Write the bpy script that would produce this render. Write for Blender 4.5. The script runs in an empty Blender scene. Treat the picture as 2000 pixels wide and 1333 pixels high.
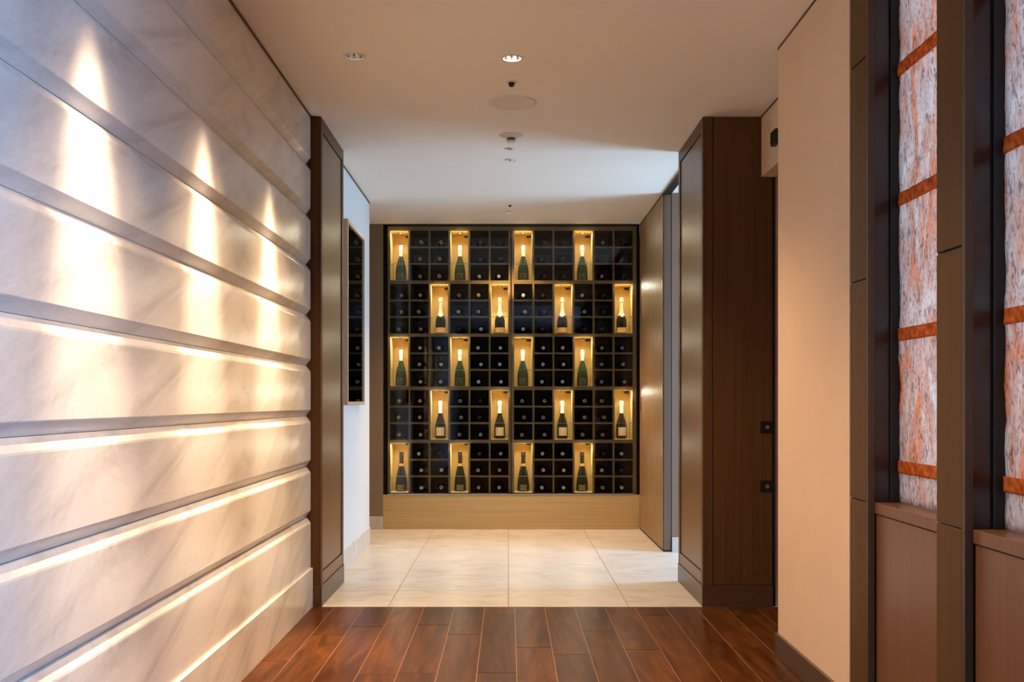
import bpy, bmesh, math, random
from mathutils import Vector, Matrix, noise
random.seed(7)
scene = bpy.context.scene
C = scene.collection
R = math.radians

# ------------------------------------------------------------------ camera, sky, big lights, exposure
CAM_H = 1.087
H = 2.6
cam_d = bpy.data.cameras.new('camera'); cam = bpy.data.objects.new('camera', cam_d); C.objects.link(cam)
cam.location = (0, 0, CAM_H); cam.rotation_euler = (R(90), 0, 0)
cam_d.sensor_width = 36; cam_d.lens = 36*1944/2000
cam_d.shift_x = 0.0035; cam_d.shift_y = 0.05925
cam_d.clip_start = 0.05
scene.camera = cam
vs = scene.view_settings
vs.view_transform = 'Standard'; vs.look = 'None'; vs.gamma = 1; vs.use_curve_mapping = False
vs.exposure = 1.6
w = bpy.data.worlds.new('sky'); scene.world = w; w.use_nodes = True
w.node_tree.nodes['Background'].inputs[0].default_value = (0.45, 0.65, 1, 1)
w.node_tree.nodes['Background'].inputs[1].default_value = 1.0
DAY = (0.43, 0.68, 1.0)
WARM = (1.0, 0.63, 0.34)
def area(name, loc, rot, sx, sy, power, col):
    d = bpy.data.lights.new(name, 'AREA'); d.shape = 'RECTANGLE'; d.size = sx; d.size_y = sy
    d.energy = power; d.color = col
    o = bpy.data.objects.new(name, d); C.objects.link(o); o.location = loc; o.rotation_euler = rot
    return o
# daylight outside the window of the lounge behind the camera and outside the window of the side passage
area('daylight_lounge', (3.30, -0.35, 1.40), (0, R(90), 0), 2.1, 2.45, 105, (0.23, 0.52, 1.0))
area('daylight_passage', (2.98, 6.6, 1.10), (0, R(90), 0), 1.9, 0.95, 34, DAY)
def spot(parent_name, loc, target, power, angle, blend, col=WARM, size=0.03):
    d = bpy.data.lights.new(parent_name, 'SPOT'); d.energy = power; d.color = col
    d.spot_size = R(angle); d.spot_blend = blend; d.shadow_soft_size = size
    o = bpy.data.objects.new(parent_name, d); C.objects.link(o); o.location = loc
    v = Vector(target) - Vector(loc)
    o.rotation_euler = v.to_track_quat('-Z', 'Y').to_euler()
    return o

# ------------------------------------------------------------------ materials
def mat(name):
    m = bpy.data.materials.new(name); m.use_nodes = True
    nt = m.node_tree; b = nt.nodes['Principled BSDF']
    return m, nt, b
def N(nt, t, **kw):
    n = nt.nodes.new(t)
    for k, v in kw.items():
        if hasattr(n, k): setattr(n, k, v)
        else: n.inputs[k].default_value = v
    return n
def ramp(nt, stops):
    r = nt.nodes.new('ShaderNodeValToRGB')
    e = r.color_ramp.elements
    e[0].position, e[0].color = stops[0][0], (*stops[0][1], 1)
    e[1].position, e[1].color = stops[-1][0], (*stops[-1][1], 1)
    for p, c in stops[1:-1]:
        x = e.new(p); x.color = (*c, 1)
    return r
def coords(nt, scale=(1,1,1), rot=(0,0,0), rnd=False):
    tc = nt.nodes.new('ShaderNodeTexCoord'); mp = nt.nodes.new('ShaderNodeMapping')
    mp.inputs['Scale'].default_value = scale; mp.inputs['Rotation'].default_value = rot
    nt.links.new(tc.outputs['Object'], mp.inputs['Vector'])
    if rnd:
        oi = nt.nodes.new('ShaderNodeObjectInfo'); mu = N(nt, 'ShaderNodeMath', operation='MULTIPLY'); mu.inputs[1].default_value = 37.0
        nt.links.new(oi.outputs['Random'], mu.inputs[0])
        nt.links.new(mu.outputs[0], mp.inputs['Location'])
    return mp
def bump(nt, b, src, strength, dist=0.002):
    bp = nt.nodes.new('ShaderNodeBump'); bp.inputs['Strength'].default_value = strength; bp.inputs['Distance'].default_value = dist
    nt.links.new(src, bp.inputs['Height']); nt.links.new(bp.outputs[0], b.inputs['Normal'])
def plain(name, col, rough=0.5, metal=0.0, spec=0.5, coat=0.0):
    m, nt, b = mat(name)
    b.inputs['Base Color'].default_value = (*col, 1); b.inputs['Roughness'].default_value = rough
    b.inputs['Metallic'].default_value = metal; b.inputs['Specular IOR Level'].default_value = spec
    b.inputs['Coat Weight'].default_value = coat
    return m
def wood(name, c1, c2, axis='z', rough=0.4, fine=60, spec=0.5, aniso=0.0, rnd=False, coat=0, bumps=0.08):
    m, nt, b = mat(name)
    k = {'x': (1.2, fine, fine), 'y': (fine, 1.2, fine), 'z': (fine, fine, 1.2)}[axis]
    mp = coords(nt, k, rnd=rnd)
    n1 = N(nt, 'ShaderNodeTexNoise', Scale=1.0, Detail=5.0, Roughness=0.6)
    nt.links.new(mp.outputs[0], n1.inputs['Vector'])
    rp = ramp(nt, [(0.28, c1), (0.72, c2)])
    nt.links.new(n1.outputs['Fac'], rp.inputs[0]); nt.links.new(rp.outputs[0], b.inputs['Base Color'])
    b.inputs['Roughness'].default_value = rough; b.inputs['Specular IOR Level'].default_value = spec
    b.inputs['Coat Weight'].default_value = coat; b.inputs['Coat Roughness'].default_value = 0.15
    bump(nt, b, n1.outputs['Fac'], bumps, 0.002)
    return m
def fabric(name, col, amp=0.06, rough=0.85, scale=500):
    m, nt, b = mat(name)
    mp = coords(nt)
    n1 = N(nt, 'ShaderNodeTexNoise', Scale=float(scale), Detail=2.0)
    n2 = N(nt, 'ShaderNodeTexNoise', Scale=3.0, Detail=2.0)
    nt.links.new(mp.outputs[0], n1.inputs['Vector']); nt.links.new(mp.outputs[0], n2.inputs['Vector'])
    ad = N(nt, 'ShaderNodeMath', operation='ADD'); nt.links.new(n1.outputs['Fac'], ad.inputs[0]); nt.links.new(n2.outputs['Fac'], ad.inputs[1])
    rp = ramp(nt, [(0.6, tuple(c*(1-amp) for c in col)), (1.4, tuple(min(1, c*(1+amp)) for c in col))])
    hf = N(nt, 'ShaderNodeMath', operation='MULTIPLY'); hf.inputs[1].default_value = 0.5
    rp.color_ramp.elements[0].position = 0.3; rp.color_ramp.elements[1].position = 0.7
    nt.links.new(ad.outputs[0], hf.inputs[0]); nt.links.new(hf.outputs[0], rp.inputs[0]); nt.links.new(rp.outputs[0], b.inputs['Base Color'])
    b.inputs['Roughness'].default_value = rough; b.inputs['Specular IOR Level'].default_value = 0.2
    bump(nt, b, n1.outputs['Fac'], 0.15, 0.001)
    return m
def marble():
    m, nt, b = mat('veined_marble')
    mp = coords(nt, (1.0, 1.0, 1.0), (R(-24), 0, 0), rnd=False)
    mp2 = nt.nodes.new('ShaderNodeMapping'); mp2.inputs['Scale'].default_value = (3, 1.4, 6)
    nt.links.new(mp.outputs[0], mp2.inputs[0])
    wv = N(nt, 'ShaderNodeTexNoise', Scale=0.9, Detail=8.0, Roughness=0.62, Distortion=0.9)
    nt.links.new(mp2.outputs[0], wv.inputs['Vector'])
    rp = ramp(nt, [(0.28, (0.50, 0.48, 0.465)), (0.42, (0.69, 0.67, 0.65)), (0.54, (0.79, 0.775, 0.75)), (0.72, (0.83, 0.81, 0.78))])
    nt.links.new(wv.outputs['Fac'], rp.inputs[0])
    fn = N(nt, 'ShaderNodeTexNoise', Scale=22.0, Detail=4.0); nt.links.new(mp2.outputs[0], fn.inputs['Vector'])
    mx = N(nt, 'ShaderNodeMixRGB', blend_type='MULTIPLY'); mx.inputs[0].default_value = 0.25
    r2 = ramp(nt, [(0.35, (0.8, 0.79, 0.78)), (0.65, (1, 1, 1))]); nt.links.new(fn.outputs['Fac'], r2.inputs[0])
    nt.links.new(rp.outputs[0], mx.inputs[1]); nt.links.new(r2.outputs[0], mx.inputs[2])
    nt.links.new(mx.outputs[0], b.inputs['Base Color'])
    b.inputs['Roughness'].default_value = 0.22; b.inputs['Specular IOR Level'].default_value = 0.4
    return m
def limestone():
    m, nt, b = mat('pale_limestone')
    mp = coords(nt, (2.2, 3.5, 2), (0, 0, R(20)), rnd=True)
    n1 = N(nt, 'ShaderNodeTexNoise', Scale=1.6, Detail=7.0, Roughness=0.6, Distortion=1.2)
    nt.links.new(mp.outputs[0], n1.inputs['Vector'])
    rp = ramp(nt, [(0.28, (0.50, 0.45, 0.38)), (0.45, (0.62, 0.585, 0.525)), (0.7, (0.69, 0.665, 0.62))])
    nt.links.new(n1.outputs['Fac'], rp.inputs[0]); nt.links.new(rp.outputs[0], b.inputs['Base Color'])
    b.inputs['Roughness'].default_value = 0.38
    return m
def plank_mat():
    m, nt, b = mat('brown_oak_plank')
    mp = coords(nt, (13, 1.5, 13), rnd=True)
    n1 = N(nt, 'ShaderNodeTexNoise', Scale=1.0, Detail=5.0, Roughness=0.6, Distortion=1.6)
    nt.links.new(mp.outputs[0], n1.inputs['Vector'])
    mp2 = coords(nt, (90, 5, 90), rnd=True)
    n2 = N(nt, 'ShaderNodeTexNoise', Scale=1.0, Detail=3.0); nt.links.new(mp2.outputs[0], n2.inputs['Vector'])
    rp = ramp(nt, [(0.25, (0.040, 0.013, 0.0035)), (0.5, (0.092, 0.031, 0.008)), (0.75, (0.155, 0.058, 0.016))])
    nt.links.new(n1.outputs['Fac'], rp.inputs[0])
    oi = nt.nodes.new('ShaderNodeObjectInfo')
    hs = nt.nodes.new('ShaderNodeHueSaturation')
    mr = N(nt, 'ShaderNodeMapRange'); mr.inputs['To Min'].default_value = 0.72; mr.inputs['To Max'].default_value = 1.25
    nt.links.new(oi.outputs['Random'], mr.inputs['Value']); nt.links.new(mr.outputs[0], hs.inputs['Value'])
    nt.links.new(rp.outputs[0], hs.inputs['Color']); nt.links.new(hs.outputs[0], b.inputs['Base Color'])
    r2 = N(nt, 'ShaderNodeMapRange'); r2.inputs['To Min'].default_value = 0.26; r2.inputs['To Max'].default_value = 0.36; b.inputs['IOR'].default_value = 1.13
    nt.links.new(n2.outputs['Fac'], r2.inputs['Value']); nt.links.new(r2.outputs[0], b.inputs['Roughness'])
    ad = N(nt, 'ShaderNodeMath', operation='ADD'); nt.links.new(n1.outputs['Fac'], ad.inputs[0]); nt.links.new(n2.outputs['Fac'], ad.inputs[1])
    bump(nt, b, n2.outputs['Fac'], 0.04, 0.001)
    return m
def clear_glass(name, tint=(0.95, 0.97, 0.96)):
    m = bpy.data.materials.new(name); m.use_nodes = True; nt = m.node_tree
    nt.nodes.remove(nt.nodes['Principled BSDF']); out = nt.nodes['Material Output']
    t = nt.nodes.new('ShaderNodeBsdfTransparent'); t.inputs[0].default_value = (*tint, 1)
    g = nt.nodes.new('ShaderNodeBsdfGlossy'); g.inputs['Roughness'].default_value = 0.0
    f = nt.nodes.new('ShaderNodeFresnel'); f.inputs[0].default_value = 1.32
    mx = nt.nodes.new('ShaderNodeMixShader')
    nt.links.new(f.outputs[0], mx.inputs[0]); nt.links.new(t.outputs[0], mx.inputs[1]); nt.links.new(g.outputs[0], mx.inputs[2])
    nt.links.new(mx.outputs[0], out.inputs[0])
    return m
def emis(name, col, s):
    m, nt, b = mat(name)
    b.inputs['Base Color'].default_value = (*col, 1)
    b.inputs['Emission Color'].default_value = (*col, 1); b.inputs['Emission Strength'].default_value = s
    return m
def art_glass():
    m = bpy.data.materials.new('crinkled_art_glass'); m.use_nodes = True; nt = m.node_tree
    b = nt.nodes['Principled BSDF']; out = nt.nodes['Material Output']
    mp = coords(nt, (12, 12, 4)); n1 = N(nt, 'ShaderNodeTexNoise', Scale=1.0, Detail=6.0, Roughness=0.65, Distortion=1.0)
    nt.links.new(mp.outputs[0], n1.inputs['Vector'])
    rp = ramp(nt, [(0.34, (0.84, 0.87, 0.92)), (0.48, (0.80, 0.72, 0.72)), (0.57, (0.82, 0.55, 0.47)), (0.70, (0.90, 0.45, 0.26))])
    nt.links.new(n1.outputs['Fac'], rp.inputs[0])
    b.inputs['Roughness'].default_value = 0.18
    mp2 = coords(nt, (62, 62, 24)); n2 = N(nt, 'ShaderNodeTexNoise', Scale=1.0, Detail=5.0, Distortion=2.0)
    nt.links.new(mp2.outputs[0], n2.inputs['Vector'])
    r3 = ramp(nt, [(0.36, (0.30, 0.27, 0.28)), (0.46, (0.80, 0.77, 0.78)), (0.56, (1, 1, 1))]); nt.links.new(n2.outputs['Fac'], r3.inputs[0])
    mc = N(nt, 'ShaderNodeMixRGB', blend_type='MULTIPLY'); mc.inputs[0].default_value = 0.85
    nt.links.new(rp.outputs[0], mc.inputs[1]); nt.links.new(r3.outputs[0], mc.inputs[2]); rp = mc
    nt.links.new(rp.outputs[0], b.inputs['Base Color'])
    bp = nt.nodes.new('ShaderNodeBump'); bp.inputs['Strength'].default_value = 0.9; bp.inputs['Distance'].default_value = 0.008
    nt.links.new(n2.outputs['Fac'], bp.inputs['Height']); nt.links.new(bp.outputs[0], b.inputs['Normal'])
    tr = nt.nodes.new('ShaderNodeBsdfTranslucent'); nt.links.new(rp.outputs[0], tr.inputs[0]); nt.links.new(bp.outputs[0], tr.inputs['Normal'])
    mx = nt.nodes.new('ShaderNodeMixShader'); mx.inputs[0].default_value = 0.55
    nt.links.new(b.outputs[0], mx.inputs[1]); nt.links.new(tr.outputs[0], mx.inputs[2]); nt.links.new(mx.outputs[0], out.inputs[0])
    return m
def copper_glass():
    m = bpy.data.materials.new('copper_inlay'); m.use_nodes = True; nt = m.node_tree
    b = nt.nodes['Principled BSDF']; out = nt.nodes['Material Output']
    mp = coords(nt, (50, 50, 50)); n1 = N(nt, 'ShaderNodeTexNoise', Scale=1.0, Detail=4.0)
    nt.links.new(mp.outputs[0], n1.inputs['Vector'])
    rp = ramp(nt, [(0.3, (0.55, 0.15, 0.03)), (0.7, (1.0, 0.46, 0.14))]); nt.links.new(n1.outputs['Fac'], rp.inputs[0])
    nt.links.new(rp.outputs[0], b.inputs['Base Color']); b.inputs['Roughness'].default_value = 0.2
    bump(nt, b, n1.outputs['Fac'], 0.8, 0.006)
    tr = nt.nodes.new('ShaderNodeBsdfTranslucent'); nt.links.new(rp.outputs[0], tr.inputs[0])
    mx = nt.nodes.new('ShaderNodeMixShader'); mx.inputs[0].default_value = 0.7
    nt.links.new(b.outputs[0], mx.inputs[1]); nt.links.new(tr.outputs[0], mx.inputs[2]); nt.links.new(mx.outputs[0], out.inputs[0])
    return m
def artwork():
    m, nt, b = mat('artwork_print')
    mp = coords(nt, (4, 4, 5)); n1 = N(nt, 'ShaderNodeTexNoise', Scale=1.0, Detail=6.0, Distortion=1.5)
    nt.links.new(mp.outputs[0], n1.inputs['Vector'])
    rp = ramp(nt, [(0.3, (0.05, 0.06, 0.07)), (0.5, (0.28, 0.30, 0.33)), (0.7, (0.55, 0.57, 0.6))])
    nt.links.new(n1.outputs['Fac'], rp.inputs[0]); nt.links.new(rp.outputs[0], b.inputs['Base Color']); b.inputs['Roughness'].default_value = 0.6
    return m
def script_print(name, ground, ink, sx, sz, thr=0.56, rough=0.45, metal=0.0):
    # fine ornamental print too small to read: strokes in rows
    m, nt, b = mat(name)
    mp = coords(nt, (sx, sx, sz)); n1 = N(nt, 'ShaderNodeTexNoise', Scale=1.0, Detail=3.0, Distortion=2.0)
    nt.links.new(mp.outputs[0], n1.inputs['Vector'])
    rp = ramp(nt, [(thr-0.03, ground), (thr+0.03, ink)])
    nt.links.new(n1.outputs['Fac'], rp.inputs[0]); nt.links.new(rp.outputs[0], b.inputs['Base Color'])
    b.inputs['Roughness'].default_value = rough; b.inputs['Metallic'].default_value = metal
    return m

M = {}
M['marble'] = marble()
M['limestone'] = limestone()
M['grout'] = plain('grout', (0.36, 0.29, 0.22), 0.9)
M['plank'] = plank_mat()
M['plank_gap_glint'] = plain('plank_gap_glint', (0.34, 0.19, 0.10), 0.5)  # pale colour paints in the light caught by the plank bevels
M['ceiling'] = fabric('ceiling_paint', (0.88, 0.83, 0.745), 0.012, 0.9, 300)
M['beige_wall'] = fabric('beige_wallcovering', (0.7213, 0.5519, 0.3915), 0.05)
M['white_wall'] = fabric('white_plaster', (0.6984, 0.7227, 0.73), 0.02, 0.7, 200)
M['taupe_wall'] = fabric('taupe_wallcovering', (0.255, 0.1875, 0.1275), 0.1)
M['dark_wood'] = wood('dark_stained_wood', (0.078, 0.03402, 0.00936), (0.1209, 0.05859, 0.01872), 'z', 0.45, 90, spec=0.3, bumps=0.03)
M['bronze_panel'] = wood('satin_walnut_panel', (0.1588, 0.07866, 0.02995), (0.2192, 0.1129, 0.04608), 'z', 0.36, 90, spec=0.3, bumps=0.03)
M['wainscot'] = wood('walnut_wainscot', (0.1377, 0.06056, 0.02693), (0.1928, 0.0896, 0.04189), 'z', 0.33, 90)
M['post'] = wood('brown_post_veneer', (0.08789, 0.04185, 0.01228), (0.113, 0.0558, 0.01773), 'z', 0.55, 40, spec=0.2, bumps=0.02)
M['post_edge'] = plain('bronze_edge', (0.0845, 0.04875, 0.02925), 0.45, 0.2)
M['jamb'] = wood('dark_bronze_jamb', (0.0117, 0.0078, 0.0078), (0.0195, 0.013, 0.01235), 'z', 0.22, 120, spec=0.7)
M['black'] = plain('black', (0.006, 0.005, 0.005), 0.5)
M['rack_wood'] = wood('rack_oak', (0.264, 0.1674, 0.0638), (0.324, 0.2108, 0.087), 'x', 0.42, 70, bumps=0.02)
M['base_wood'] = wood('base_oak', (0.4752, 0.345, 0.1484), (0.6048, 0.4554, 0.2188), 'x', 0.4, 70, bumps=0.03)
M['rack_shade'] = plain('rack_interior_shade', (0.010, 0.007, 0.005), 0.7, 0, 0.1)  # near-black board colour paints in the shade inside the cells
M['rack_back'] = plain('rack_back_panel', (0.22, 0.155, 0.13), 0.6, 0, 0.1)
M['niche'] = wood('light_oak_niche', (0.66, 0.4558, 0.1615), (0.78, 0.5724, 0.2375), 'z', 0.5, 70, spec=0.3)
M['slat'] = wood('ribbed_oak_slat', (0.2652, 0.156, 0.0624), (0.3588, 0.2184, 0.0936), 'z', 0.42, 40, spec=0.6, bumps=0.02)
M['passage_wall'] = fabric('brown_wallcovering', (0.26, 0.165, 0.115), 0.08)
M['door_edge'] = wood('door_edge', (0.15, 0.085, 0.055), (0.20, 0.12, 0.08), 'z', 0.4, 70)
M['glass'] = clear_glass('clear_glass')
M['art_glass'] = art_glass(); M['copper'] = copper_glass()
M['frame_wood'] = wood('pale_oak_frame', (0.50, 0.30, 0.16), (0.62, 0.41, 0.24), 'z', 0.4, 60)
M['artwork'] = artwork()
M['chrome'] = plain('chrome', (0.85, 0.85, 0.85), 0.12, 1.0)
M['steel'] = plain('brushed_steel', (0.55, 0.54, 0.52), 0.3, 1.0)
M['white_plastic'] = plain('white_plastic', (0.74, 0.70, 0.65), 0.6)
M['grille'] = plain('grille_paint', (0.66, 0.58, 0.49), 0.8)
M['dark_metal'] = plain('dark_metal', (0.03, 0.025, 0.022), 0.35, 0.6)
M['lamp'] = emis('lamp_glow', (1.0, 0.85, 0.65), 18)
M['lamp_faint'] = emis('lamp_faint_glow', (1.0, 0.85, 0.65), 1.5)
M['lamp_dim'] = emis('niche_lamp_glow', (1.0, 0.75, 0.42), 3)
M['baseboard_wood'] = wood('baseboard_wood', (0.068, 0.036, 0.02), (0.104, 0.056, 0.032), 'y', 0.35, 60)
# bottles
M['green_glass'] = plain('green_bottle_glass', (0.012, 0.035, 0.018), 0.08, 0, 0.6)
M['black_glass'] = plain('black_bottle_glass', (0.006, 0.007, 0.006), 0.10, 0, 0.6)
M['dark_glass'] = plain('dark_bottle_glass', (0.008, 0.006, 0.006), 0.15, 0, 0.5)
M['white_foil'] = plain('white_foil', (0.72, 0.75, 0.78), 0.42, 0.0)
M['cream_foil'] = plain('cream_gold_foil', (0.74, 0.66, 0.46), 0.4, 0.1)
M['black_foil'] = plain('black_foil', (0.02, 0.016, 0.013), 0.35, 0.3)
M['gold'] = plain('gold', (0.75, 0.55, 0.22), 0.3, 0.8)
M['engraved'] = script_print('white_scroll_print', (0.012, 0.035, 0.018), (0.42, 0.40, 0.32), 170, 170, 0.60, 0.08)
M['gold_label'] = script_print('gold_label', (0.88, 0.62, 0.28), (0.50, 0.30, 0.10), 190, 260, 0.60)
M['cream_label'] = script_print('cream_label', (0.74, 0.64, 0.44), (0.50, 0.38, 0.18), 150, 200, 0.62)
M['gilt_print'] = script_print('gilt_bracket_print', (0.012, 0.011, 0.009), (0.55, 0.45, 0.26), 120, 260, 0.54, 0.12)
CAPS = {'pale gold': (0.72, 0.62, 0.42), 'silver': (0.70, 0.71, 0.70), 'grey': (0.42, 0.40, 0.40), 'gold': (0.80, 0.52, 0.16),
        'copper': (0.74, 0.42, 0.24), 'yellow': (0.72, 0.58, 0.16), 'maroon': (0.10, 0.05, 0.05), 'black': (0.035, 0.04, 0.037)}
for k, c in CAPS.items(): M['cap_'+k] = plain('capsule_'+k.replace(' ', '_'), c, 0.4, 0.45)

# ------------------------------------------------------------------ builders
def new(name, verts, faces, m, parent=None, loc=None, smooth=False, mats=None, mi=None):
    me = bpy.data.meshes.new(name); me.from_pydata(verts, [], faces); 
    for q in (mats or [m]): me.materials.append(q)
    if mi: 
        for p, i in zip(me.polygons, mi): p.material_index = i
    if smooth:
        for p in me.polygons: p.use_smooth = True
    me.update()
    o = bpy.data.objects.new(name, me); C.objects.link(o)
    if loc is not None: o.location = loc
    if parent: o.parent = parent
    return o
def bm_obj(name, bm, m, parent=None, loc=None, smooth=False, mats=None):
    bmesh.ops.recalc_face_normals(bm, faces=bm.faces[:])
    me = bpy.data.meshes.new(name); bm.to_mesh(me); bm.free()
    for q in (mats or [m]): me.materials.append(q)
    if smooth:
        for p in me.polygons: p.use_smooth = True
    o = bpy.data.objects.new(name, me); C.objects.link(o)
    if loc is not None: o.location = loc
    if parent: o.parent = parent
    return o
def add_box(bm, x0, x1, y0, y1, z0, z1, mi=0):
    vs_ = [bm.verts.new(p) for p in ((x0,y0,z0),(x1,y0,z0),(x1,y1,z0),(x0,y1,z0),(x0,y0,z1),(x1,y0,z1),(x1,y1,z1),(x0,y1,z1))]
    fs = []
    for f in ((0,3,2,1),(4,5,6,7),(0,1,5,4),(1,2,6,5),(2,3,7,6),(3,0,4,7)):
        q = bm.faces.new([vs_[i] for i in f]); q.material_index = mi; fs.append(q)
    return fs
def base(parent):
    return parent.matrix_basis.translation if parent else Vector((0,0,0))
def world_off(parent):
    v = Vector((0,0,0))
    while parent: v += parent.location; parent = parent.parent
    return v
def box(name, x0, x1, y0, y1, z0, z1, m, parent=None, bev=0.0, front=None):
    """box in world coordinates; its origin sits at the centre of its underside. front: material of the face towards -y"""
    c = Vector(((x0+x1)/2, (y0+y1)/2, z0)); off = world_off(parent)
    bm = bmesh.new(); fs = add_box(bm, x0-c.x, x1-c.x, y0-c.y, y1-c.y, 0, z1-z0)
    if front: fs[2].material_index = 1
    if bev: bmesh.ops.bevel(bm, geom=bm.edges[:], offset=bev, segments=1, affect='EDGES')
    return bm_obj(name, bm, m, parent, c-off, mats=[m, front] if front else None)
def empty(name, loc):
    o = bpy.data.objects.new(name, None); C.objects.link(o); o.location = loc; o.empty_display_size = 0.1
    return o
def tag(o, label, cat, group=None):
    o['label'] = label; o['category'] = cat
    if group: o['group'] = group
    return o
def struct(o): o['kind'] = 'structure'; return o
def lathe(name, prof, m, parent=None, loc=None, seg=24, mats=None, mi=None, smooth=True, axis='z', caps=True):
    verts, faces, mis = [], [], []
    for r, z in prof:
        for k in range(seg):
            a = 2*math.pi*k/seg
            p = (r*math.cos(a), r*math.sin(a), z)
            if axis == 'y': p = (r*math.cos(a), z, r*math.sin(a))
            verts.append(p)
    for i in range(len(prof)-1):
        for k in range(seg):
            a, b2 = i*seg+k, i*seg+(k+1) % seg
            faces.append((a, b2, b2+seg, a+seg) if axis == 'z' else (a, a+seg, b2+seg, b2)); mis.append(mi[i] if mi else 0)
    first = tuple(reversed(range(seg))); last = tuple(range((len(prof)-1)*seg, len(prof)*seg))
    if axis == 'y': first, last = tuple(reversed(first)), tuple(reversed(last))
    if caps and prof[0][0] > 1e-5: faces.append(first); mis.append(mi[0] if mi else 0)
    if caps and prof[-1][0] > 1e-5: faces.append(last); mis.append(mi[-1] if mi else 0)
    o = new(name, verts, faces, m, parent, loc, smooth, mats, mis)
    if smooth:
        o.data.set_sharp_from_angle(angle=R(40))
    return o
def copy_tree(o, parent=None):
    c = o.copy(); C.objects.link(c); c.parent = parent
    for ch in list(o.children): copy_tree(ch, c)
    return c

# ------------------------------------------------------------------ key positions (metres; y = distance from the camera)
XL = -1.046           # marble wall face
YA = 5.27             # where wood floor meets stone, front of the two pilasters
YB = 8.47             # wine wall front
XR = 1.153            # beige wall and screen
REAR = -4.0

# ------------------------------------------------------------------ setting: floors
fl = struct(box('floor', XL-0.2, 3.3, REAR-0.1, YA, -0.08, -0.0018, M['plank_gap_glint']))
PW = 0.159
known = {-1: 3.987, -2: 4.644, 1: 4.277, 2: 4.717, -3: 3.98, -7: 4.168, -5: 4.80, 0: 3.55, 3: 3.42, 4: 4.05+1.0, -4: 4.36+0.9, -6: 3.72, 5: 3.6, 6: 4.4, 7: 3.9, 8: 4.6}
for k in range(-7, 21):
    xa = 0.033 + PW*k; xb = xa + PW
    xa = max(xa, XL); xb = min(xb, 3.25)
    if xb <= xa + 0.01: continue
    y = known.get(k, random.uniform(3.6, 4.6)); cuts = [y]
    while cuts[0] > REAR+0.3: cuts.insert(0, cuts[0]-random.uniform(0.9, 1.5))
    cuts[0] = REAR
    while cuts[-1] < YA-0.9: cuts.append(cuts[-1]+random.uniform(0.85, 1.2))
    cuts = [c for c in cuts if c < YA-0.1] + [YA]
    for a, b_ in zip(cuts[:-1], cuts[1:]):
        box('plank', xa+0.0016, xb-0.0016, a+0.0024, b_-0.0024, -0.0017, random.uniform(-0.0004, 0.0004), M['plank'], fl, bev=0.0006)
fs = struct(box('floor_stone', -2.6, 3.0, YA, 9.1, -0.08, -0.004, M['grout']))
rows = [YA, 5.727, 7.39, 9.05]
for a, b_ in zip(rows[:-1], rows[1:]):
    for k in range(-4, 5):
        x0 = 0.638*k; x1 = x0+0.638
        if x1 > 2.95: x1 = 2.95
        box('stone_tile', x0+0.0018, x1-0.0018, a+0.003, b_-0.003, -0.02, 0.0, M['limestone'], fs, bev=0.0008)

# ceiling
ceil = struct(box('ceiling', -2.7, 3.4, REAR-0.1, 9.2, H, H+0.1, M['ceiling']))
WX = -0.674
WASH_Y = (4.36, 3.42, 2.49, 1.55, 0.62, -0.4, -1.4)
LIGHTS = [(WX, y, 0.043) for y in WASH_Y] + [(0.016, y, 0.043) for y in (4.38, 2.5, 0.6, -1.4)] + [(1.8, y, 0.043) for y in (0.0, -2.0)] + [(0.012, 6.23, 0.034), (0.012, 7.95, 0.032)]
bm = bmesh.new()
for x, y, r in LIGHTS:
    bmesh.ops.create_cone(bm, cap_ends=True, segments=32, radius1=r, radius2=r, depth=0.12, matrix=Matrix.Translation((x, y, H+0.01)))
cutter = bm_obj('recess_cutter', bm, M['ceiling'])
md = ceil.modifiers.new('recesses', 'BOOLEAN'); md.object = cutter; md.operation = 'DIFFERENCE'; md.solver = 'EXACT'
dg = bpy.context.evaluated_depsgraph_get(); dg.update()
me2 = bpy.data.meshes.new_from_object(ceil.evaluated_get(dg)); ceil.modifiers.clear(); ceil.data = me2
bpy.data.objects.remove(cutter)

# marble wall
wl = struct(box('wall_left', XL-0.14, XL-0.03, REAR, YA+0.02, 0, H, M['grout']))
G = [2.343-0.2665*i for i in range(8)] + [0.208]
def course(zt, zb, top=False, bottom=False):
    d, up, dn = 0.023, 0.033, 0.033
    pr = [(-0.035, zt)]
    if top: pr += [(0.0, zt)]
    else: pr += [(-d, zt-0.0008), (-0.0035, zt-up+0.005), (-0.001, zt-up+0.001), (0, zt-up-0.005)]
    if bottom: pr += [(0.0, zb)]
    else: pr += [(0, zb+dn+0.002), (-0.001, zb+dn-0.001), (-d, zb+0.0008)]
    pr += [(-0.035, zb)]
    n = len(pr); y0, y1 = REAR, YA-0.001
    v = [(x, y0-2, z-zb) for x, z in pr] + [(x, y1-2, z-zb) for x, z in pr]
    f = [(i, (i+1) % n, (i+1) % n+n, i+n) for i in range(n)] + [tuple(reversed(range(n))), tuple(range(n, 2*n))]
    o = new('stone_course', v, f, M['marble'], wl)
    o.location = Vector((XL, 2, zb)) - wl.location
    bm = bmesh.new(); bm.from_mesh(o.data); bmesh.ops.recalc_face_normals(bm, faces=bm.faces[:]); bm.to_mesh(o.data); bm.free()
    return o
course(H-0.012, G[0], top=True)
for a, b_ in zip(G[:-1], G[1:]): course(a, b_, bottom=(b_ == G[-1]))
struct(box('baseboard_left', XL-0.03, XL+0.012, REAR, YA-0.001, 0, 0.208, M['marble'], bev=0.002))

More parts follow.
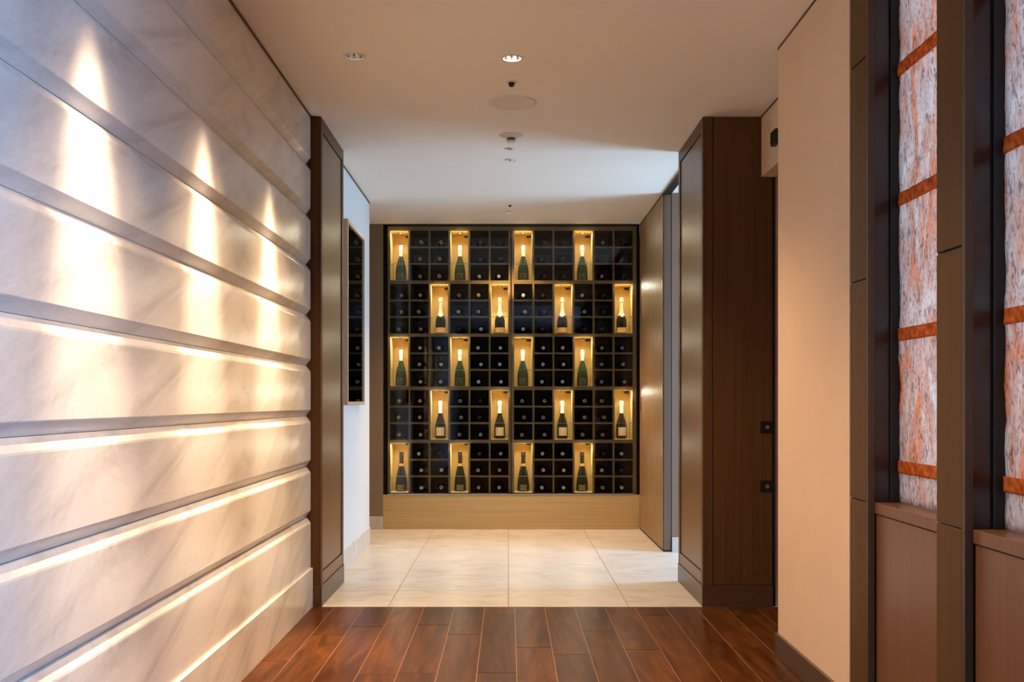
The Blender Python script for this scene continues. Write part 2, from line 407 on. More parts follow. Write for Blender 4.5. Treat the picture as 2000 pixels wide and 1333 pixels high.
# alcove wall beyond the pilaster, taupe wall strip left of the wine wall, side passage going left
struct(box('wall_left_alcove', -1.20, -1.055, 5.99, 7.55, 0, H-0.012, M['white_wall']))
struct(box('baseboard_alcove', -1.06, -1.047, 5.99, 7.552, 0, 0.135, M['limestone'], bev=0.001))
struct(box('wall_back', -2.6, -1.067, YB, YB+0.12, 0, H, M['taupe_wall']))
struct(box('baseboard_back', -2.6, -1.0675, YB-0.012, YB, 0, 0.11, M['limestone'], bev=0.001))
struct(box('wall_passage_end', -2.7, -2.6, 7.4, 9.2, 0, H, M['taupe_wall']))
struct(box('wall_passage_front', -2.6, -1.20, 7.42, 7.55, 0, H, M['white_wall']))
struct(box('wall_behind_rack', -1.1, 1.35, 9.0, 9.1, 0, H, M['black']))

# right: passage wall, beige wall, header, lounge
struct(box('wall_right_passage', 1.182, 3.05, 7.205, 7.33, 0, H, M['passage_wall']))
struct(box('baseboard_right_passage', 1.183, 3.05, 7.193, 7.205, 0, 0.105, M['limestone'], bev=0.001))
struct(box('wall_right_passage_near', 1.40, 3.05, 5.90, 6.03, 0, H, M['white_wall']))
wp = struct(box('wall_passage_window', 2.86, 2.94, 6.03, 7.205, 2.15, H, M['white_wall']))
struct(box('wall_passage_sill', 2.86, 2.94, 6.03, 7.205, 0, 0.12, M['white_wall']))
def window(name, x, y0, y1, z0, z1, n):
    e = empty(name, (x, (y0+y1)/2, z0)); struct(e)
    bm = bmesh.new()
    ox, oy, oz = e.location
    def b(ya, yb, za, zb, t=0.03): add_box(bm, -t, t, ya-oy, yb-oy, za-oz, zb-oz)
    b(y0, y1, z0, z0+0.05); b(y0, y1, z1-0.05, z1)
    for k in range(n+1):
        yy = y0+(y1-y0)*k/n; b(max(y0, yy-0.025), min(y1, yy+0.025), z0+0.05, z1-0.05)
    bm_obj('window_frame', bm, M['dark_metal'], e)
    for k in range(n):
        ya = y0+(y1-y0)*k/n+0.026; yb = y0+(y1-y0)*(k+1)/n-0.026
        box('window_pane', x-0.004, x+0.004, ya, yb, z0+0.05, z1-0.05, M['glass'], e)
    return e
window('window_1', 2.90, 6.03, 7.205, 0.12, 2.15, 1)
struct(box('wall_right', XR, 1.29, 3.365, 4.255, 0, H-0.010, M['beige_wall']))
struct(box('baseboard_right', XR-0.011, XR, 3.365, 4.262, 0, 0.098, M['baseboard_wood'], bev=0.002))
struct(box('baseboard_right_return', XR-0.011, 1.29, 4.255, 4.267, 0, 0.098, M['baseboard_wood'], bev=0.002))
struct(box('trim_1', 1.339, 1.41, 4.255, YA-0.002, 2.277, H-0.010, M['beige_wall']))          # header over the side doorway
struct(box('wall_right_closet', 1.416, 2.4, YA+0.03, YA+0.1, 0, 2.6, M['beige_wall']))
struct(box('wall_right_closet_side', 2.3, 2.4, 4.1, YA+0.03, 0, H, M['beige_wall']))
struct(box('wall_right_closet_near', 1.29, 2.4, 4.1, 4.2, 0, H, M['beige_wall']))
struct(box('wall_rear', XL-0.1, 3.3, REAR-0.1, REAR, 0, H, M['dark_wood']))
struct(box('wall_lounge_partition', XR+0.3, 3.3, 1.50, 1.60, 0, H, M['beige_wall']))
struct(box('wall_lounge_sill', 3.12, 3.24, REAR, 1.5, 0, 0.30, M['beige_wall']))
struct(box('wall_lounge_lintel', 3.12, 3.24, REAR, 1.5, 2.42, H, M['beige_wall']))
struct(box('wall_lounge_pier', 3.12, 3.24, 0.9, 1.5, 0.30, 2.42, M['beige_wall']))
struct(box('wall_lounge_pier_far', 3.12, 3.24, REAR, -1.6, 0.30, 2.42, M['beige_wall']))
window('window_2', 3.18, -1.6, 0.9, 0.30, 2.42, 3)
# shadow gaps along the ceiling
struct(box('trim_2', XL-0.03, XL+0.004, REAR, YA, H-0.012, H, M['dark_wood']))
struct(box('trim_3', XR-0.002, 1.29, 3.365, 4.255, H-0.010, H, M['dark_wood']))
struct(box('trim_4', 1.337, 1.41, 4.255, YA, H-0.010, H, M['dark_wood']))
struct(box('trim_5', -1.06, -1.051, 5.99, 7.55, H-0.012, H, M['dark_wood']))
struct(box('trim_6', 1.118, 1.176, 5.98, 7.2, H-0.012, H, M['dark_metal']))                     # sliding-door track

# ------------------------------------------------------------------ the two wooden pilasters
def pilaster(side):
    if side < 0:
        xf, xo = -0.992, -1.20; xs = sorted((xf, xo))
        e = empty('wood_pilaster', (-1.09, (YA+5.99)/2, 0)); y1 = 5.99
        tag(e, 'dark wooden pilaster with satin inset panel at end of marble wall', 'pilaster')
    else:
        xf, xo = 1.03, 1.40
        e = empty('wood_pilaster', (1.2, (YA+6.03)/2, 0)); y1 = 6.03
        tag(e, 'wide dark wooden pilaster with lock plates beside the right doorway', 'pilaster')
    s = -1 if side < 0 else 1
    def bx(name, xa, xb, ya, yb, za, zb, m, bev=0.0015):
        xa, xb = sorted((xa, xb)); return box(name, xa, xb, ya, yb, za, zb, m, e, bev)
    t = 0.014 # thickness of the frame members standing proud of the inset panel
    f0 = YA+0.006
    bx('body', xf+s*t, xo, f0+0.008, y1-0.001, 0.11, H-0.002, M['dark_wood'], 0)
    # frame on the passage side
    bx('frame_stile', xf, xf+s*t, f0, YA+0.056, 0.11, H-0.002, M['dark_wood'])
    bx('frame_stile', xf, xf+s*t, y1-0.055, y1-0.001, 0.11, H-0.002, M['dark_wood'])
    bx('frame_rail', xf, xf+s*t, YA+0.056, y1-0.055, H-0.072, H-0.002, M['dark_wood'])
    bx('frame_rail', xf, xf+s*t, YA+0.056, y1-0.055, 0.113, 0.176, M['bronze_panel'])
    bx('inset_panel', xf+s*0.006, xf+s*t, YA+0.060, y1-0.059, 0.182, H-0.077, M['bronze_panel'])
    bx('plinth', xf-s*0.004, xo, YA, y1, 0, 0.110, M['baseboard_wood'] if side < 0 else M['baseboard_wood'])
    # towards the camera
    if side < 0:
        bx('front_stile', xf+s*t, -1.046-0.035, f0, f0+0.008, 0.112, H-0.002, M['dark_wood'])
    else:
        bx('front_stile', xf+s*t, 1.083, f0, f0+0.008, 0.112, H-0.002, M['dark_wood'])
        bx('front_panel', 1.087, 1.399, f0+0.001, f0+0.008, 0.113, H-0.004, M['dark_wood'])
        for py in (835, 951):
            z = CAM_H-(py-785)/369.0
            lp = box('lock_plate', 1.335, 1.399, f0-0.002, f0+0.001, z-0.031, z+0.031, M['dark_metal'], e, 0.001)
            off = world_off(lp)
            lathe('keyhole', [(0.0001, -0.004), (0.006, -0.004), (0.010, -0.004), (0.011, -0.001), (0.011, 0)], M['steel'], lp, Vector((1.372, f0-0.002, z))-off, 16, axis='y')
    return e
pilaster(-1); pilaster(1)
struct(box('trim_7', 1.401, 1.416, YA+0.01, YA+0.05, 0, 2.6, M['black']))

# ------------------------------------------------------------------ sliding door of ribbed oak
sd = tag(empty('sliding_door', (1.146, 7.83, 0)), 'ribbed oak sliding door closing the right side before the wine wall', 'door')
box('door_leaf', 1.125, 1.174, 7.2, 8.475, 0.012, H-0.014, M['door_edge'], sd, 0.001)
ns = 12; sw = (8.466-7.204)/ns
for k in range(ns):
    box('slat', 1.116, 1.125, 7.204+sw*k+0.003, 7.204+sw*(k+1)-0.003, 0.014, H-0.016, M['slat'], sd, 0.004)
box('top_seal', 1.116, 1.174, 7.2, 8.47, H-0.014, H-0.001, M['dark_metal'], sd)
box('bottom_seal', 1.12, 1.172, 7.203, 8.47, 0.001, 0.012, M['black'], sd)
box('pull_handle', 1.1125, 1.1165, 8.36, 8.375, 1.01, 1.12, M['dark_metal'], sd, 0.001)
struct(box('trim_8', 1.1745, 1.1815, 7.206, 7.33, 0, H, M['black']))

# ------------------------------------------------------------------ framed picture
pf = tag(empty('framed_picture', (-1.04, 6.69, 1.065)), 'tall oak framed picture under glass on the white alcove wall', 'picture')
px0, px1, pya, pyb, pz0, pz1 = -1.0545, -1.018, 6.315, 7.06, 1.065, 2.25
fw = 0.022
box('frame_side', px0, px1, pya, pya+fw, pz0, pz1, M['frame_wood'], pf, 0.001)
box('frame_side', px0, px1, pyb-fw, pyb, pz0, pz1, M['frame_wood'], pf, 0.001)
box('frame_rail', px0, px1, pya+fw, pyb-fw, pz0, pz0+fw, M['frame_wood'], pf, 0.001)
box('frame_rail', px0, px1, pya+fw, pyb-fw, pz1-fw, pz1, M['frame_wood'], pf, 0.001)
box('artwork', px0+0.004, px0+0.012, pya+fw, pyb-fw, pz0+fw, pz1-fw, M['artwork'], pf)
box('picture_glass', px1-0.010, px1-0.007, pya+fw, pyb-fw, pz0+fw, pz1-fw, M['glass'], pf)

# ------------------------------------------------------------------ screen of posts, wainscot and art glass on the right
sc = tag(empty('glass_screen', (1.3, 2.6, 0)), 'dark wood screen with crinkled copper veined glass above wainscot panels', 'screen')
PITCH = 0.676; OPEN = 0.503
def crinkle_panel(name, x, ya, yb, za, zb, seed, m, parent, th=0.008, amp=0.004, step=0.017):
    ny = max(2, int((yb-ya)/step)); nz = max(2, int((zb-za)/step)); bm = bmesh.new(); off = world_off(parent)
    c = Vector((x, (ya+yb)/2, za)); grid = []
    for side in (0, 1):
        g = []
        for j in range(nz+1):
            row = []
            for i in range(ny+1):
                y = ya+(yb-ya)*i/ny; z = za+(zb-za)*j/nz
                d = noise.noise(Vector((y*26+seed, z*11, side*9.1)))*amp + noise.noise(Vector((y*60, z*34+seed, 5+side)))*amp*0.5
                row.append(bm.verts.new((x+(0 if side == 0 else th)+d-c.x, y-c.y, z-c.z)))
            g.append(row)
        for j in range(nz):
            for i in range(ny):
                q = (g[j][i], g[j][i+1], g[j+1][i+1], g[j+1][i])
                bm.faces.new(q if side else tuple(reversed(q)))
        grid.append(g)
    a, b_ = grid
    for j in range(nz):
        bm.faces.new((a[j][0], a[j+1][0], b_[j+1][0], b_[j][0])); bm.faces.new((a[j+1][ny], a[j][ny], b_[j][ny], b_[j+1][ny]))
    for i in range(ny):
        bm.faces.new((a[0][i+1], a[0][i], b_[0][i], b_[0][i+1])); bm.faces.new((a[nz][i], a[nz][i+1], b_[nz][i+1], b_[nz][i]))
    return bm_obj(name, bm, m, parent, c-off, smooth=True)
for k in range(4):
    y1 = 3.362-PITCH*k; y0 = y1-(PITCH-OPEN)                       # post
    box('post_core', XR+0.006, XR+0.27, y0+0.002, y1, 0, H, M['jamb'], sc)
    ze = [0.0, 0.764, 1.483, 2.202, H]
    for a, b_ in zip(ze[:-1], ze[1:]):
        box('post_facing', XR-0.002, XR+0.006, y0+0.016, y1-0.010, a+0.003, b_-0.003, M['post'], sc, 0.0015)
    box('post_edge', XR-0.003, XR+0.020, y0-0.004, y0+0.012, 0, H, M['post_edge'], sc, 0.0015)
    if k == 3: break
    ya, yb = y0-OPEN, y0-0.004                                      # opening beyond this post
    # frame inside the opening
    box('glass_frame', 1.222, 1.262, yb-0.006, yb+0.004, 0.765, H, M['black'], sc, 0.001)
    box('glass_frame', 1.222, 1.262, ya+0.003, ya+0.012, 0.765, H, M['black'], sc, 0.001)
    wp_ = box('wainscot_panel', 1.176, 1.26, ya+0.004, yb-0.002, 0.0, 0.727, M['wainscot'], sc, 0.0015)
    cap = box('wainscot_cap', 1.171, 1.27, ya+0.004, yb-0.001, 0.729, 0.765, M['wainscot'], sc, 0.002)
    gp = crinkle_panel('art_glass_panel', 1.249, ya+0.006, yb-0.006, 0.768, H-0.002, 3.1*k, M['art_glass'], sc)
    for z in (0.879, 1.300, 1.730, 2.145, 2.53):
        crinkle_panel('copper_strip', 1.243, ya+0.008, yb-0.008, z-0.020, z+0.020, z*7+k, M['copper'], gp, 0.006, 0.004, 0.008)
    box('light_box_back', 1.43, 1.445, ya, yb, 0.6, H, M['white_plastic'], sc)
    area('screen_backlight', (1.425, (ya+yb)/2, 1.68), (0, R(90), 0), 1.75, 0.46, 2.9, (0.80, 0.90, 1.0))
struct(box('wall_screen_back', 1.445, 1.47, 1.50, 3.37, 0, H, M['beige_wall']))

# ------------------------------------------------------------------ wine wall
rk = tag(empty('wine_rack', (0.026, YB+0.2, 0)), 'built in oak wine wall with lit niches and bottle cells', 'wine rack')
S = 1944/YB                                                          # pixels per metre on its front
X = lambda px: (px-993)/S
Z = lambda py: CAM_H-(py-785)/S
DEP = 0.36; yb0, yb1 = YB+0.012, YB+0.012+DEP
rx0, rx1 = X(748), X(1250)-0.002
box('base_panel', rx0, rx1, YB, YB+0.1, 0.001, Z(967), M['base_wood'], rk, 0.001)
box('back_panel', rx0, rx1, yb1, yb1+0.015, Z(967), H-0.002, M['rack_back'], rk)
box('recess_side', rx0, X(757), YB+0.012, yb1, Z(967), H-0.002, M['rack_shade'], rk)
box('recess_side', X(1243.5), rx1, YB+0.012, yb1, Z(967), H-0.002, M['rack_shade'], rk)
box('top_rail', X(757), X(1243.5), yb0, yb1, Z(450.4), Z(442), M['rack_shade'], rk, front=M['rack_wood'])
box('top_recess', X(757), X(1243.5), yb0+0.004, yb1, Z(442), H-0.002, M['rack_shade'], rk)
L0 = [(761.6, 797.8), (801.2, 836.8), (840.4, 875.6), (879.1, 915.0), (918.5, 954.6), (958.1, 993.3)]
R0 = [(1003.8, 1040.0), (1043.6, 1079.2), (1082.8, 1118.5), (1122.0, 1157.8), (1161.3, 1196.7), (1200.3, 1235.9)]
T0 = [(450.4, 547.8), (554.6, 651.7), (658.1, 755.3), (762.4, 859.5), (866.2, 963.7)]
NICHE = [(0, 3), (2, 5), (0, 3), (2, 5), (0, 3)]
zb_all, zt_all = Z(963.7), Z(450.4)
# upright boards
ups = []
for bay, x_end0, x_end1 in ((L0, 757, 997.2), (R0, 999.2, 1243.5)):
    ed = [x_end0] + [v for p in bay for v in p] + [x_end1]
    for a, b_ in zip(ed[0::2], ed[1::2]): ups.append((a, b_))
for a, b_ in ups: box('upright_board', X(a), X(b_), yb0, yb1, zb_all, zt_all, M['rack_shade'], rk, front=M['rack_wood'])
# tier shelves and cell shelves
for bi, bay in enumerate((L0, R0)):
    for ci, (xa, xb) in enumerate(bay):
        for t in range(5):
            if t < 4: 
                box('tier_shelf', X(xa), X(xb), yb0, yb1, Z(T0[t+1][0]), Z(T0[t][1]), M['rack_shade'], rk, front=M['rack_wood'])
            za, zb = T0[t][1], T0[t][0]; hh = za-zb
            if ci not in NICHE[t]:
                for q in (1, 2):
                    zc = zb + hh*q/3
                    box('cell_shelf', X(xa), X(xb), yb0, yb1, Z(zc+1.8), Z(zc-1.8), M['rack_shade'], rk, front=M['rack_wood'])
        box('bottom_shelf', X(xa), X(xb), yb0, yb1, Z(966.8), Z(963.7), M['rack_shade'], rk, front=M['rack_wood'])
# lit niches: five faced liner, lamp, retaining rod, clip
ND = 0.235
def niche(xa, xb, zt, zb):
    th = 0.003; c = Vector(((xa+xb)/2, yb0, zb))
    bm = bmesh.new(); hw = (xb-xa)/2-0.0005; hz = zt-zb-0.001
    add_box(bm, -hw, -hw+th, 0.001, ND, 0.0005, hz); add_box(bm, hw-th, hw, 0.001, ND, 0.0005, hz)
    add_box(bm, -hw+th, hw-th, ND-th, ND, 0.0005, hz); add_box(bm, -hw+th, hw-th, 0.001, ND-th, hz-th, hz)
    add_box(bm, -hw+th, hw-th, 0.001, ND-th, 0.0005, th)
    o = bm_obj('niche_liner', bm, M['niche'], rk, c-rk.location)
    lathe('niche_lamp', [(0.0001, -0.001), (0.012, -0.001), (0.013, -0.003), (0.020, -0.003), (0.021, 0.0)], M['dark_metal'], o, (0.0, 0.10, hz-th), 20, mats=[M['dark_metal'], M['lamp_dim']], mi=[1, 0, 0, 0])
    bm = bmesh.new(); add_box(bm, hw-0.045, hw-0.008, ND-th-0.02, ND-th-0.001, hz-0.024, hz-0.010)
    bm_obj('cable_clip', bm, M['black'], o)
    bm = bmesh.new(); zr = (zt-zb)/3; add_box(bm, -hw+th, hw-th, 0.010, 0.014, zr-0.002, zr+0.002)
    bm_obj('retaining_rod', bm, M['steel'], o)
    area('niche_light', (c.x, yb0+0.028, zt-0.011), (R(-16), 0, 0), 0.11, 0.04, 0.44, (1.0, 0.90, 0.69))
    return c
# glass doors
for nm, a, b_ in (('L', 757.3, 997.6), ('R', 998.8, 1243.2)):
    box('glass_door', X(a), X(b_), YB-0.001, YB+0.007, Z(966.5), Z(440), M['glass'], rk)
    box('door_rail', X(a), X(b_), YB-0.003, YB+0.0085, Z(967.4), Z(965.2), M['steel'], rk)
    box('door_rail', X(a), X(b_), YB-0.003, YB+0.0085, Z(440.6), Z(438.6), M['black'], rk)

# ------------------------------------------------------------------ bottles
def bottle_parts(kind):
    """one standing champagne bottle of each kind, thing > body, foil, label ..."""
    e = empty('champagne_bottle', (0, 0, 0))
    def label_patch(name, r, z0, z1, half, m, n=10):
        v, f = [], []
        for j, z in enumerate((z0, z1)):
            for i in range(n+1):
                a = -math.pi/2 - half + 2*half*i/n
                rr = r[j] if isinstance(r, tuple) else r
                v.append((rr*math.cos(a), rr*math.sin(a), z))
        for i in range(n): f.append((i, i+1, n+2+i, n+1+i))
        return new(name, v, f, m, e, smooth=True)
    if kind == 'A':     # slender prestige bottle, white foil, engraved body
        lathe('body', [(0.038, 0), (0.045, 0.003), (0.047, 0.012), (0.0475, 0.06), (0.0465, 0.09), (0.0425, 0.125), (0.034, 0.160), (0.0245, 0.190), (0.0185, 0.212), (0.0165, 0.226), (0.0155, 0.250)], M['green_glass'], e)
        lathe('foil', [(0.0172, 0.218), (0.0165, 0.262), (0.0172, 0.272), (0.0190, 0.275), (0.0190, 0.284), (0.0172, 0.288), (0.0182, 0.300), (0.0176, 0.311), (0.013, 0.317), (0.0001, 0.319)], M['white_foil'], e)
        lathe('foil_band', [(0.0174, 0.216), (0.0176, 0.2165), (0.0176, 0.220), (0.0174, 0.2205)], M['black_foil'], e)
        label_patch('engraved_print', (0.0478, 0.0478), 0.015, 0.072, 0.75, M['engraved'])
    if kind == 'B':     # classic bottle, long cream foil with seal, gold label
        lathe('body', [(0.038, 0), (0.0435, 0.003), (0.0445, 0.012), (0.0445, 0.105), (0.043, 0.125), (0.037, 0.146), (0.0285, 0.165), (0.021, 0.184), (0.016, 0.21), (0.0125, 0.25)], M['black_glass'], e)
        lathe('foil', [(0.0322, 0.1605), (0.029, 0.1665), (0.0218, 0.185), (0.0168, 0.211), (0.0133, 0.250), (0.0130, 0.272), (0.0178, 0.277), (0.0190, 0.284), (0.0178, 0.290), (0.0182, 0.304), (0.0165, 0.314), (0.010, 0.3185), (0.0001, 0.319)], M['cream_foil'], e)
        s = lathe('seal', [(0.0001, -0.003), (0.006, -0.003), (0.007, -0.0015), (0.0165, -0.0015), (0.0175, 0.0), (0.017, 0.004)], M['cream_foil'], e, (0, -0.0325, 0.164), 20, mats=[M['cream_foil'], M['grille']], mi=[1, 0, 0, 0, 0], axis='y')
        s.rotation_euler = (R(-25), 0, 0)
        label_patch('gold_label', 0.0449, 0.012, 0.057, 1.25, M['gold_label'], 16)
    if kind == 'C':     # sloping shoulders, white foil, square cream label
        lathe('body', [(0.039, 0), (0.0450, 0.003), (0.0462, 0.012), (0.0462, 0.100), (0.0445, 0.122), (0.038, 0.150), (0.0295, 0.177), (0.0215, 0.203), (0.0180, 0.222), (0.0160, 0.25)], M['black_glass'], e)
        lathe('foil', [(0.0184, 0.221), (0.0172, 0.262), (0.0172, 0.282), (0.0196, 0.286), (0.0196, 0.296), (0.0178, 0.299), (0.0190, 0.312), (0.0182, 0.322), (0.013, 0.328), (0.0001, 0.330)], M['white_foil'], e)
        lathe('wire_cage', [(0.0186, 0.2915), (0.0200, 0.292), (0.0200, 0.2935), (0.0186, 0.294)], M['steel'], e)
        label_patch('cream_label', 0.0466, 0.027, 0.100, 0.85, M['cream_label'], 14)
    if kind == 'D':     # pear shaped, black foil, gold collar and print
        lathe('body', [(0.043, 0), (0.0500, 0.003), (0.0515, 0.014), (0.0510, 0.055), (0.0480, 0.095), (0.0415, 0.135), (0.0335, 0.172), (0.0255, 0.205), (0.0195, 0.230), (0.0165, 0.26)], M['black_glass'], e)
        lathe('foil', [(0.0200, 0.229), (0.0172, 0.262), (0.0172, 0.290), (0.0188, 0.296), (0.0192, 0.310), (0.0178, 0.316), (0.0182, 0.334), (0.0165, 0.340), (0.0120, 0.342)], M['black_foil'], e)
        lathe('collar', [(0.0236, 0.217), (0.0238, 0.2175), (0.0208, 0.239), (0.0202, 0.2395)], M['gold'], e)
        lathe('cap_disc', [(0.0120, 0.340), (0.0125, 0.343), (0.010, 0.346), (0.0001, 0.347)], M['gold'], e)
        label_patch('gilt_print', (0.0522, 0.0512), 0.008, 0.058, 0.62, M['gilt_print'])
    return e
protos = {k: bottle_parts(k) for k in 'ABCD'}
kinds = ['A', 'B', 'A', 'C', 'D']
desc = {'A': 'white foiled champagne with engraved body', 'B': 'cream foiled champagne with gold label', 'C': 'white foiled champagne with square cream label', 'D': 'black champagne bottle with gold collar'}
tierw = ['top tier', 'second tier', 'third tier', 'fourth tier', 'bottom tier']
used = set()
for t in range(5):
    for bi, bay in enumerate((L0, R0)):
        for qi, ci in enumerate(NICHE[t]):
            xa, xb = bay[ci]
            c = niche(X(xa), X(xb), Z(T0[t][0]), Z(T0[t][1]))
            k = kinds[t]
            if k not in used: e = protos[k]; used.add(k)
            else: e = copy_tree(protos[k])
            e.location = (c.x+random.uniform(-0.003, 0.003), yb0+0.145, c.z+0.0032)
            e.rotation_euler = (0, 0, random.uniform(-0.12, 0.12))
            nth = ['first', 'second', 'third', 'fourth'][bi*2+qi]
            tag(e, f'{desc[k]}, {nth} lit niche of {tierw[t]}', 'bottle', 'champagne bottles standing in the lit niches')
# lying bottles: capsule end towards the room
def lying(cap, ring):
    e = empty('wine_bottle', (0, 0, 0))
    lathe('body', [(0.0135, 0.030), (0.0140, 0.075), (0.020, 0.098), (0.031, 0.118), (0.0385, 0.140), (0.0405, 0.158), (0.0405, 0.285), (0.038, 0.296), (0.020, 0.298)], M['dark_glass'], e, axis='y', seg=20)
    lathe('capsule', [(0.0001, 0.0012), (0.0068, 0.0012), (0.0075, 0.0), (0.0140, 0.0), (0.0155, 0.0018), (0.0158, 0.012), (0.0148, 0.020), (0.0152, 0.062)], M['cap_'+cap], e, axis='y', seg=20,
          mats=[M['cap_'+cap], M['cap_black']], mi=[1 if ring else 0]+[0]*6)
    return e
PG, SI, GR, GO, CO, YE, MA, BL = 'pale gold', 'silver', 'grey', 'gold', 'copper', 'yellow', 'maroon', 'black'
# per tier: {column: (top, middle, bottom)}
CL = [{1: (PG,)*3, 2: (PG,)*3, 4: (MA, BL, SI), 5: (BL, BL, SI)},
      {0: (GR,)*3, 1: (GR,)*3, 3: (CO, GO, BL), 4: (GO, PG, SI)},
      {1: (SI,)*3, 2: (SI,)*3, 4: (SI,)*3, 5: (SI,)*3},
      {0: (GO,)*3, 1: (GO,)*3, 3: (PG, CO, CO), 4: (BL, BL, GR)},
      {1: (SI,)*3, 2: (BL, SI, PG), 4: (MA, PG, GR), 5: (GR,)*3}]
CR = [{1: (MA,)*3, 2: (MA,)*3, 4: (GR, BL, GR), 5: (BL,)*3},
      {0: (SI,)*3, 1: (MA,)*3, 3: (SI, PG, BL), 4: (MA,)*3},
      {1: (SI,)*3, 2: (SI,)*3, 4: (GR,)*3, 5: (GR,)*3},
      {0: (CO,)*3, 1: (CO, CO, GR), 3: (YE,)*3, 4: (YE,)*3},
      {1: (SI,)*3, 2: (SI,)*3, 4: (BL, SI, YE), 5: (SI, BL, SI)}]
lp = {}
colw = ['first', 'second', 'third', 'fourth', 'fifth', 'sixth']
for bi, (bay, tabl) in enumerate(((L0, CL), (R0, CR))):
    for t in range(5):
        zb, za = T0[t]; hh = za-zb
        for ci, caps in tabl[t].items():
            xa, xb = bay[ci]
            for q in range(3):
                ring = (caps[q] in (PG, CO)) or (caps[q] == YE and bi == 1)
                key = (caps[q], ring)
                if key not in lp: e = lp[key] = lying(*key)
                else: e = copy_tree(lp[key])
                zbot = Z(za) if q == 2 else Z(zb+hh*(q+1)/3-1.8)
                xm = (X(xa)+X(xb))/2
                e.location = (xm+random.uniform(-0.014, 0.014), yb0+0.022+random.uniform(0, 0.025), zbot+0.0408)
                e.rotation_euler = (0, random.uniform(0, 6), random.uniform(-0.035, 0.035))
                tag(e, f"{caps[q]} capped bottle lying in {['top','middle','bottom'][q]} cell, {colw[ci]} column, {tierw[t]}, behind {['left','right'][bi]} glass", 'bottle', 'wine bottles lying in the dark cells')

# ------------------------------------------------------------------ ceiling fittings
def downlight(x, y, label, lit=True, r=0.043, target=None, power=40, angle=70, blend=1.0, col=WARM, group='ceiling downlights', narrow=1.0):
    e = tag(empty('downlight', (x, y, H)), label, 'downlight', group)
    lathe('trim_ring', [(r-0.003, 0.004), (r-0.003, -0.0025), (r, -0.004), (r+0.006, -0.003), (r+0.007, 0.0)], M['white_plastic'], e, None, 32, caps=False)
    lathe('reflector', [(r-0.003, 0.002), (r*0.86, 0.018), (r*0.66, 0.036), (r*0.50, 0.045)], M['chrome'], e, None, 32, caps=False)
    lathe('lamp', [(0.0001, 0.043), (r*0.46, 0.044), (r*0.50, 0.046)], M['lamp'] if lit else M['lamp_faint'], e, None, 24)
    if power:
        tgt = target or (x, y, 0)
        sp = spot('downlight_beam', (x, y, H-0.006), tgt, power, angle, blend, col)
        sp.scale = (narrow, 1, 1)
    return e
for i, y in enumerate(WASH_Y):
    lb = 'wall washing downlight in ceiling beside the marble wall, ' + ['far end by the pilaster', 'second from the pilaster', 'third from the pilaster', 'fourth from the pilaster', 'fifth from the pilaster', 'sixth from the pilaster', 'last before the lounge'][i]
    downlight(WX, y, lb, power=115, angle=40, blend=1.0, lit=False, target=(XL, y, 1.0), narrow=0.60, col=(1.0, 0.74, 0.49), group='downlights washing the marble wall')
    spot('downlight_spill', (WX, y, H-0.006), (XL+0.22, y, 0.0), 50 if y > 3 else (28 if y > 2 else 10), 62, 1.0)
downlight(0.016, 4.38, 'bright round downlight in ceiling centre, nearest the camera', power=70, angle=120)
for y in (2.5, 0.6, -1.4): downlight(0.016, y, f"ceiling centre downlight, {['second', 'third', 'fourth'][(2.5, 0.6, -1.4).index(y)]} from the pilasters towards the lounge", power=60, angle=[110, 80, 80][(2.5, 0.6, -1.4).index(y)])
for y in (0.0, -2.0): downlight(1.8, y, f"added lounge ceiling downlight {['nearer', 'farther'][int(y < -1)]} to the glass screen, before the lounge window", power=30, angle=80)  # unseen lamps added for general warm light from the lounge
downlight(0.012, 6.23, 'small recessed downlight beyond the smoke detector', lit=False, r=0.034, power=12, angle=85)
downlight(0.012, 7.95, 'small recessed downlight nearest the wine wall', lit=False, r=0.032, power=95, angle=110, target=(0.012, 8.1, 0))
def sprinkler(x, y, s, label):
    e = tag(empty('sprinkler_head', (x, y, H)), label, 'sprinkler', 'ceiling sprinkler heads')
    lathe('escutcheon', [(0.012*s, -0.006), (0.026*s, -0.004), (0.028*s, 0.0)], M['white_plastic'], e, None, 24)
    lathe('nozzle', [(0.0001, -0.022*s), (0.010*s, -0.022*s), (0.010*s, -0.018*s), (0.014*s, -0.017*s), (0.014*s, -0.008*s), (0.016*s, -0.0065), (0.016*s, -0.004)], M['dark_metal'], e, None, 16)
sprinkler(0.0145, 4.706, 1.0, 'small dark sprinkler head between downlight and ceiling speaker')
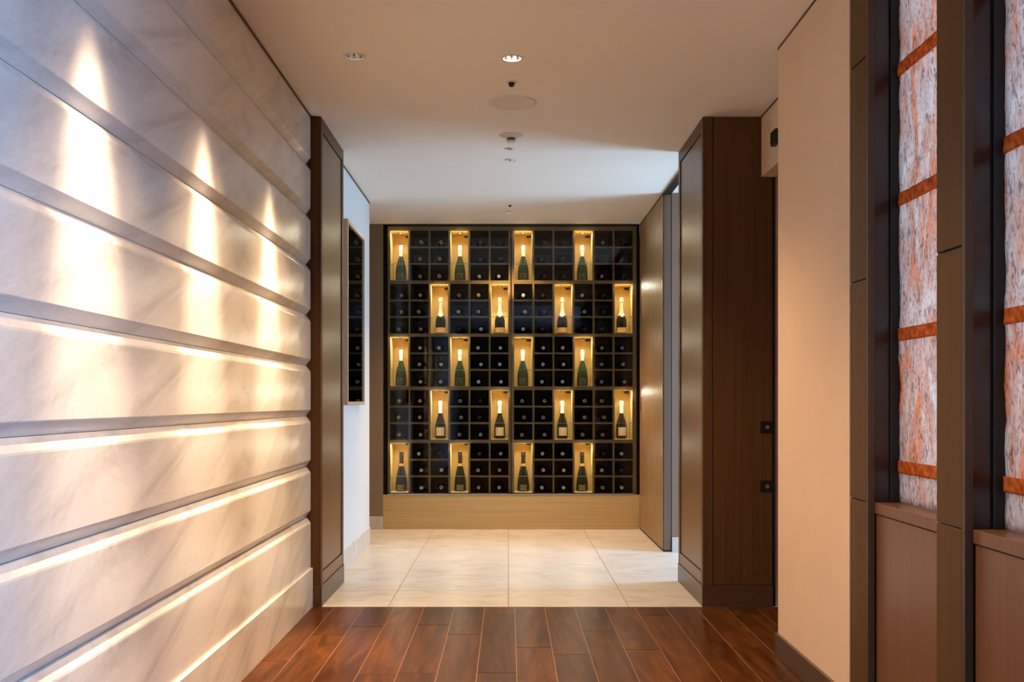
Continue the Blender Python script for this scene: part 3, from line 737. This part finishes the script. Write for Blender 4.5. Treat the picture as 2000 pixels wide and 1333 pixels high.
sprinkler(0.012, 7.64, 0.75, 'tiny dark sprinkler head close to the wine wall')
e = tag(empty('ceiling_speaker', (0.018, 5.03, H)), 'large round flush speaker grille painted like the ceiling', 'speaker')
lathe('rim', [(0.104, -0.004), (0.110, -0.006), (0.120, -0.005), (0.125, 0.0)], M['white_plastic'], e, None, 48)
lathe('grille', [(0.0001, -0.0035), (0.05, -0.0032), (0.104, -0.002)], M['grille'], e, None, 48)
e = tag(empty('smoke_detector', (0.0145, 5.645, H)), 'round smoke detector with dark slotted sensor under ceiling', 'smoke detector')
lathe('base', [(0.026, -0.018), (0.050, -0.010), (0.064, -0.005), (0.068, 0.0)], M['white_plastic'], e, None, 40)
lathe('sensor_cage', [(0.0001, -0.040), (0.022, -0.040), (0.026, -0.036), (0.026, -0.033), (0.0235, -0.033), (0.0235, -0.018)], M['white_plastic'], e, None, 24, mats=[M['white_plastic'], M['black']], mi=[0, 0, 0, 0, 1])
cg = e
for k in range(12):
    a = 2*math.pi*k/12; bm = bmesh.new(); add_box(bm, 0.0232, 0.0258, -0.0018, 0.0018, -0.0345, -0.017)
    bmesh.ops.rotate(bm, verts=bm.verts[:], cent=(0, 0, 0), matrix=Matrix.Rotation(a, 3, 'Z'))
    bm_obj('cage_bar', bm, M['white_plastic'], e)
e = tag(empty('indicator_disc', (0.009, 5.94, H)), 'flat small white cover disc just beyond the smoke detector', 'cover plate')
lathe('disc', [(0.0001, -0.004), (0.024, -0.004), (0.034, -0.002), (0.036, 0.0)], M['white_plastic'], e, None, 32)
lathe('inner_ring', [(0.010, -0.0045), (0.012, -0.006), (0.018, -0.006), (0.020, -0.0035)], M['steel'], e, None, 24)
e = tag(empty('motion_sensor', (1.325, 4.94, 2.36)), 'small black sensor box on beige header above right doorway', 'sensor')
box('housing', 1.312, 1.3385, 4.90, 4.99, 2.372, 2.435, M['dark_metal'], e, 0.003)
box('lens', 1.314, 1.337, 4.905, 4.985, 2.364, 2.3715, M['black'], e, 0.001)
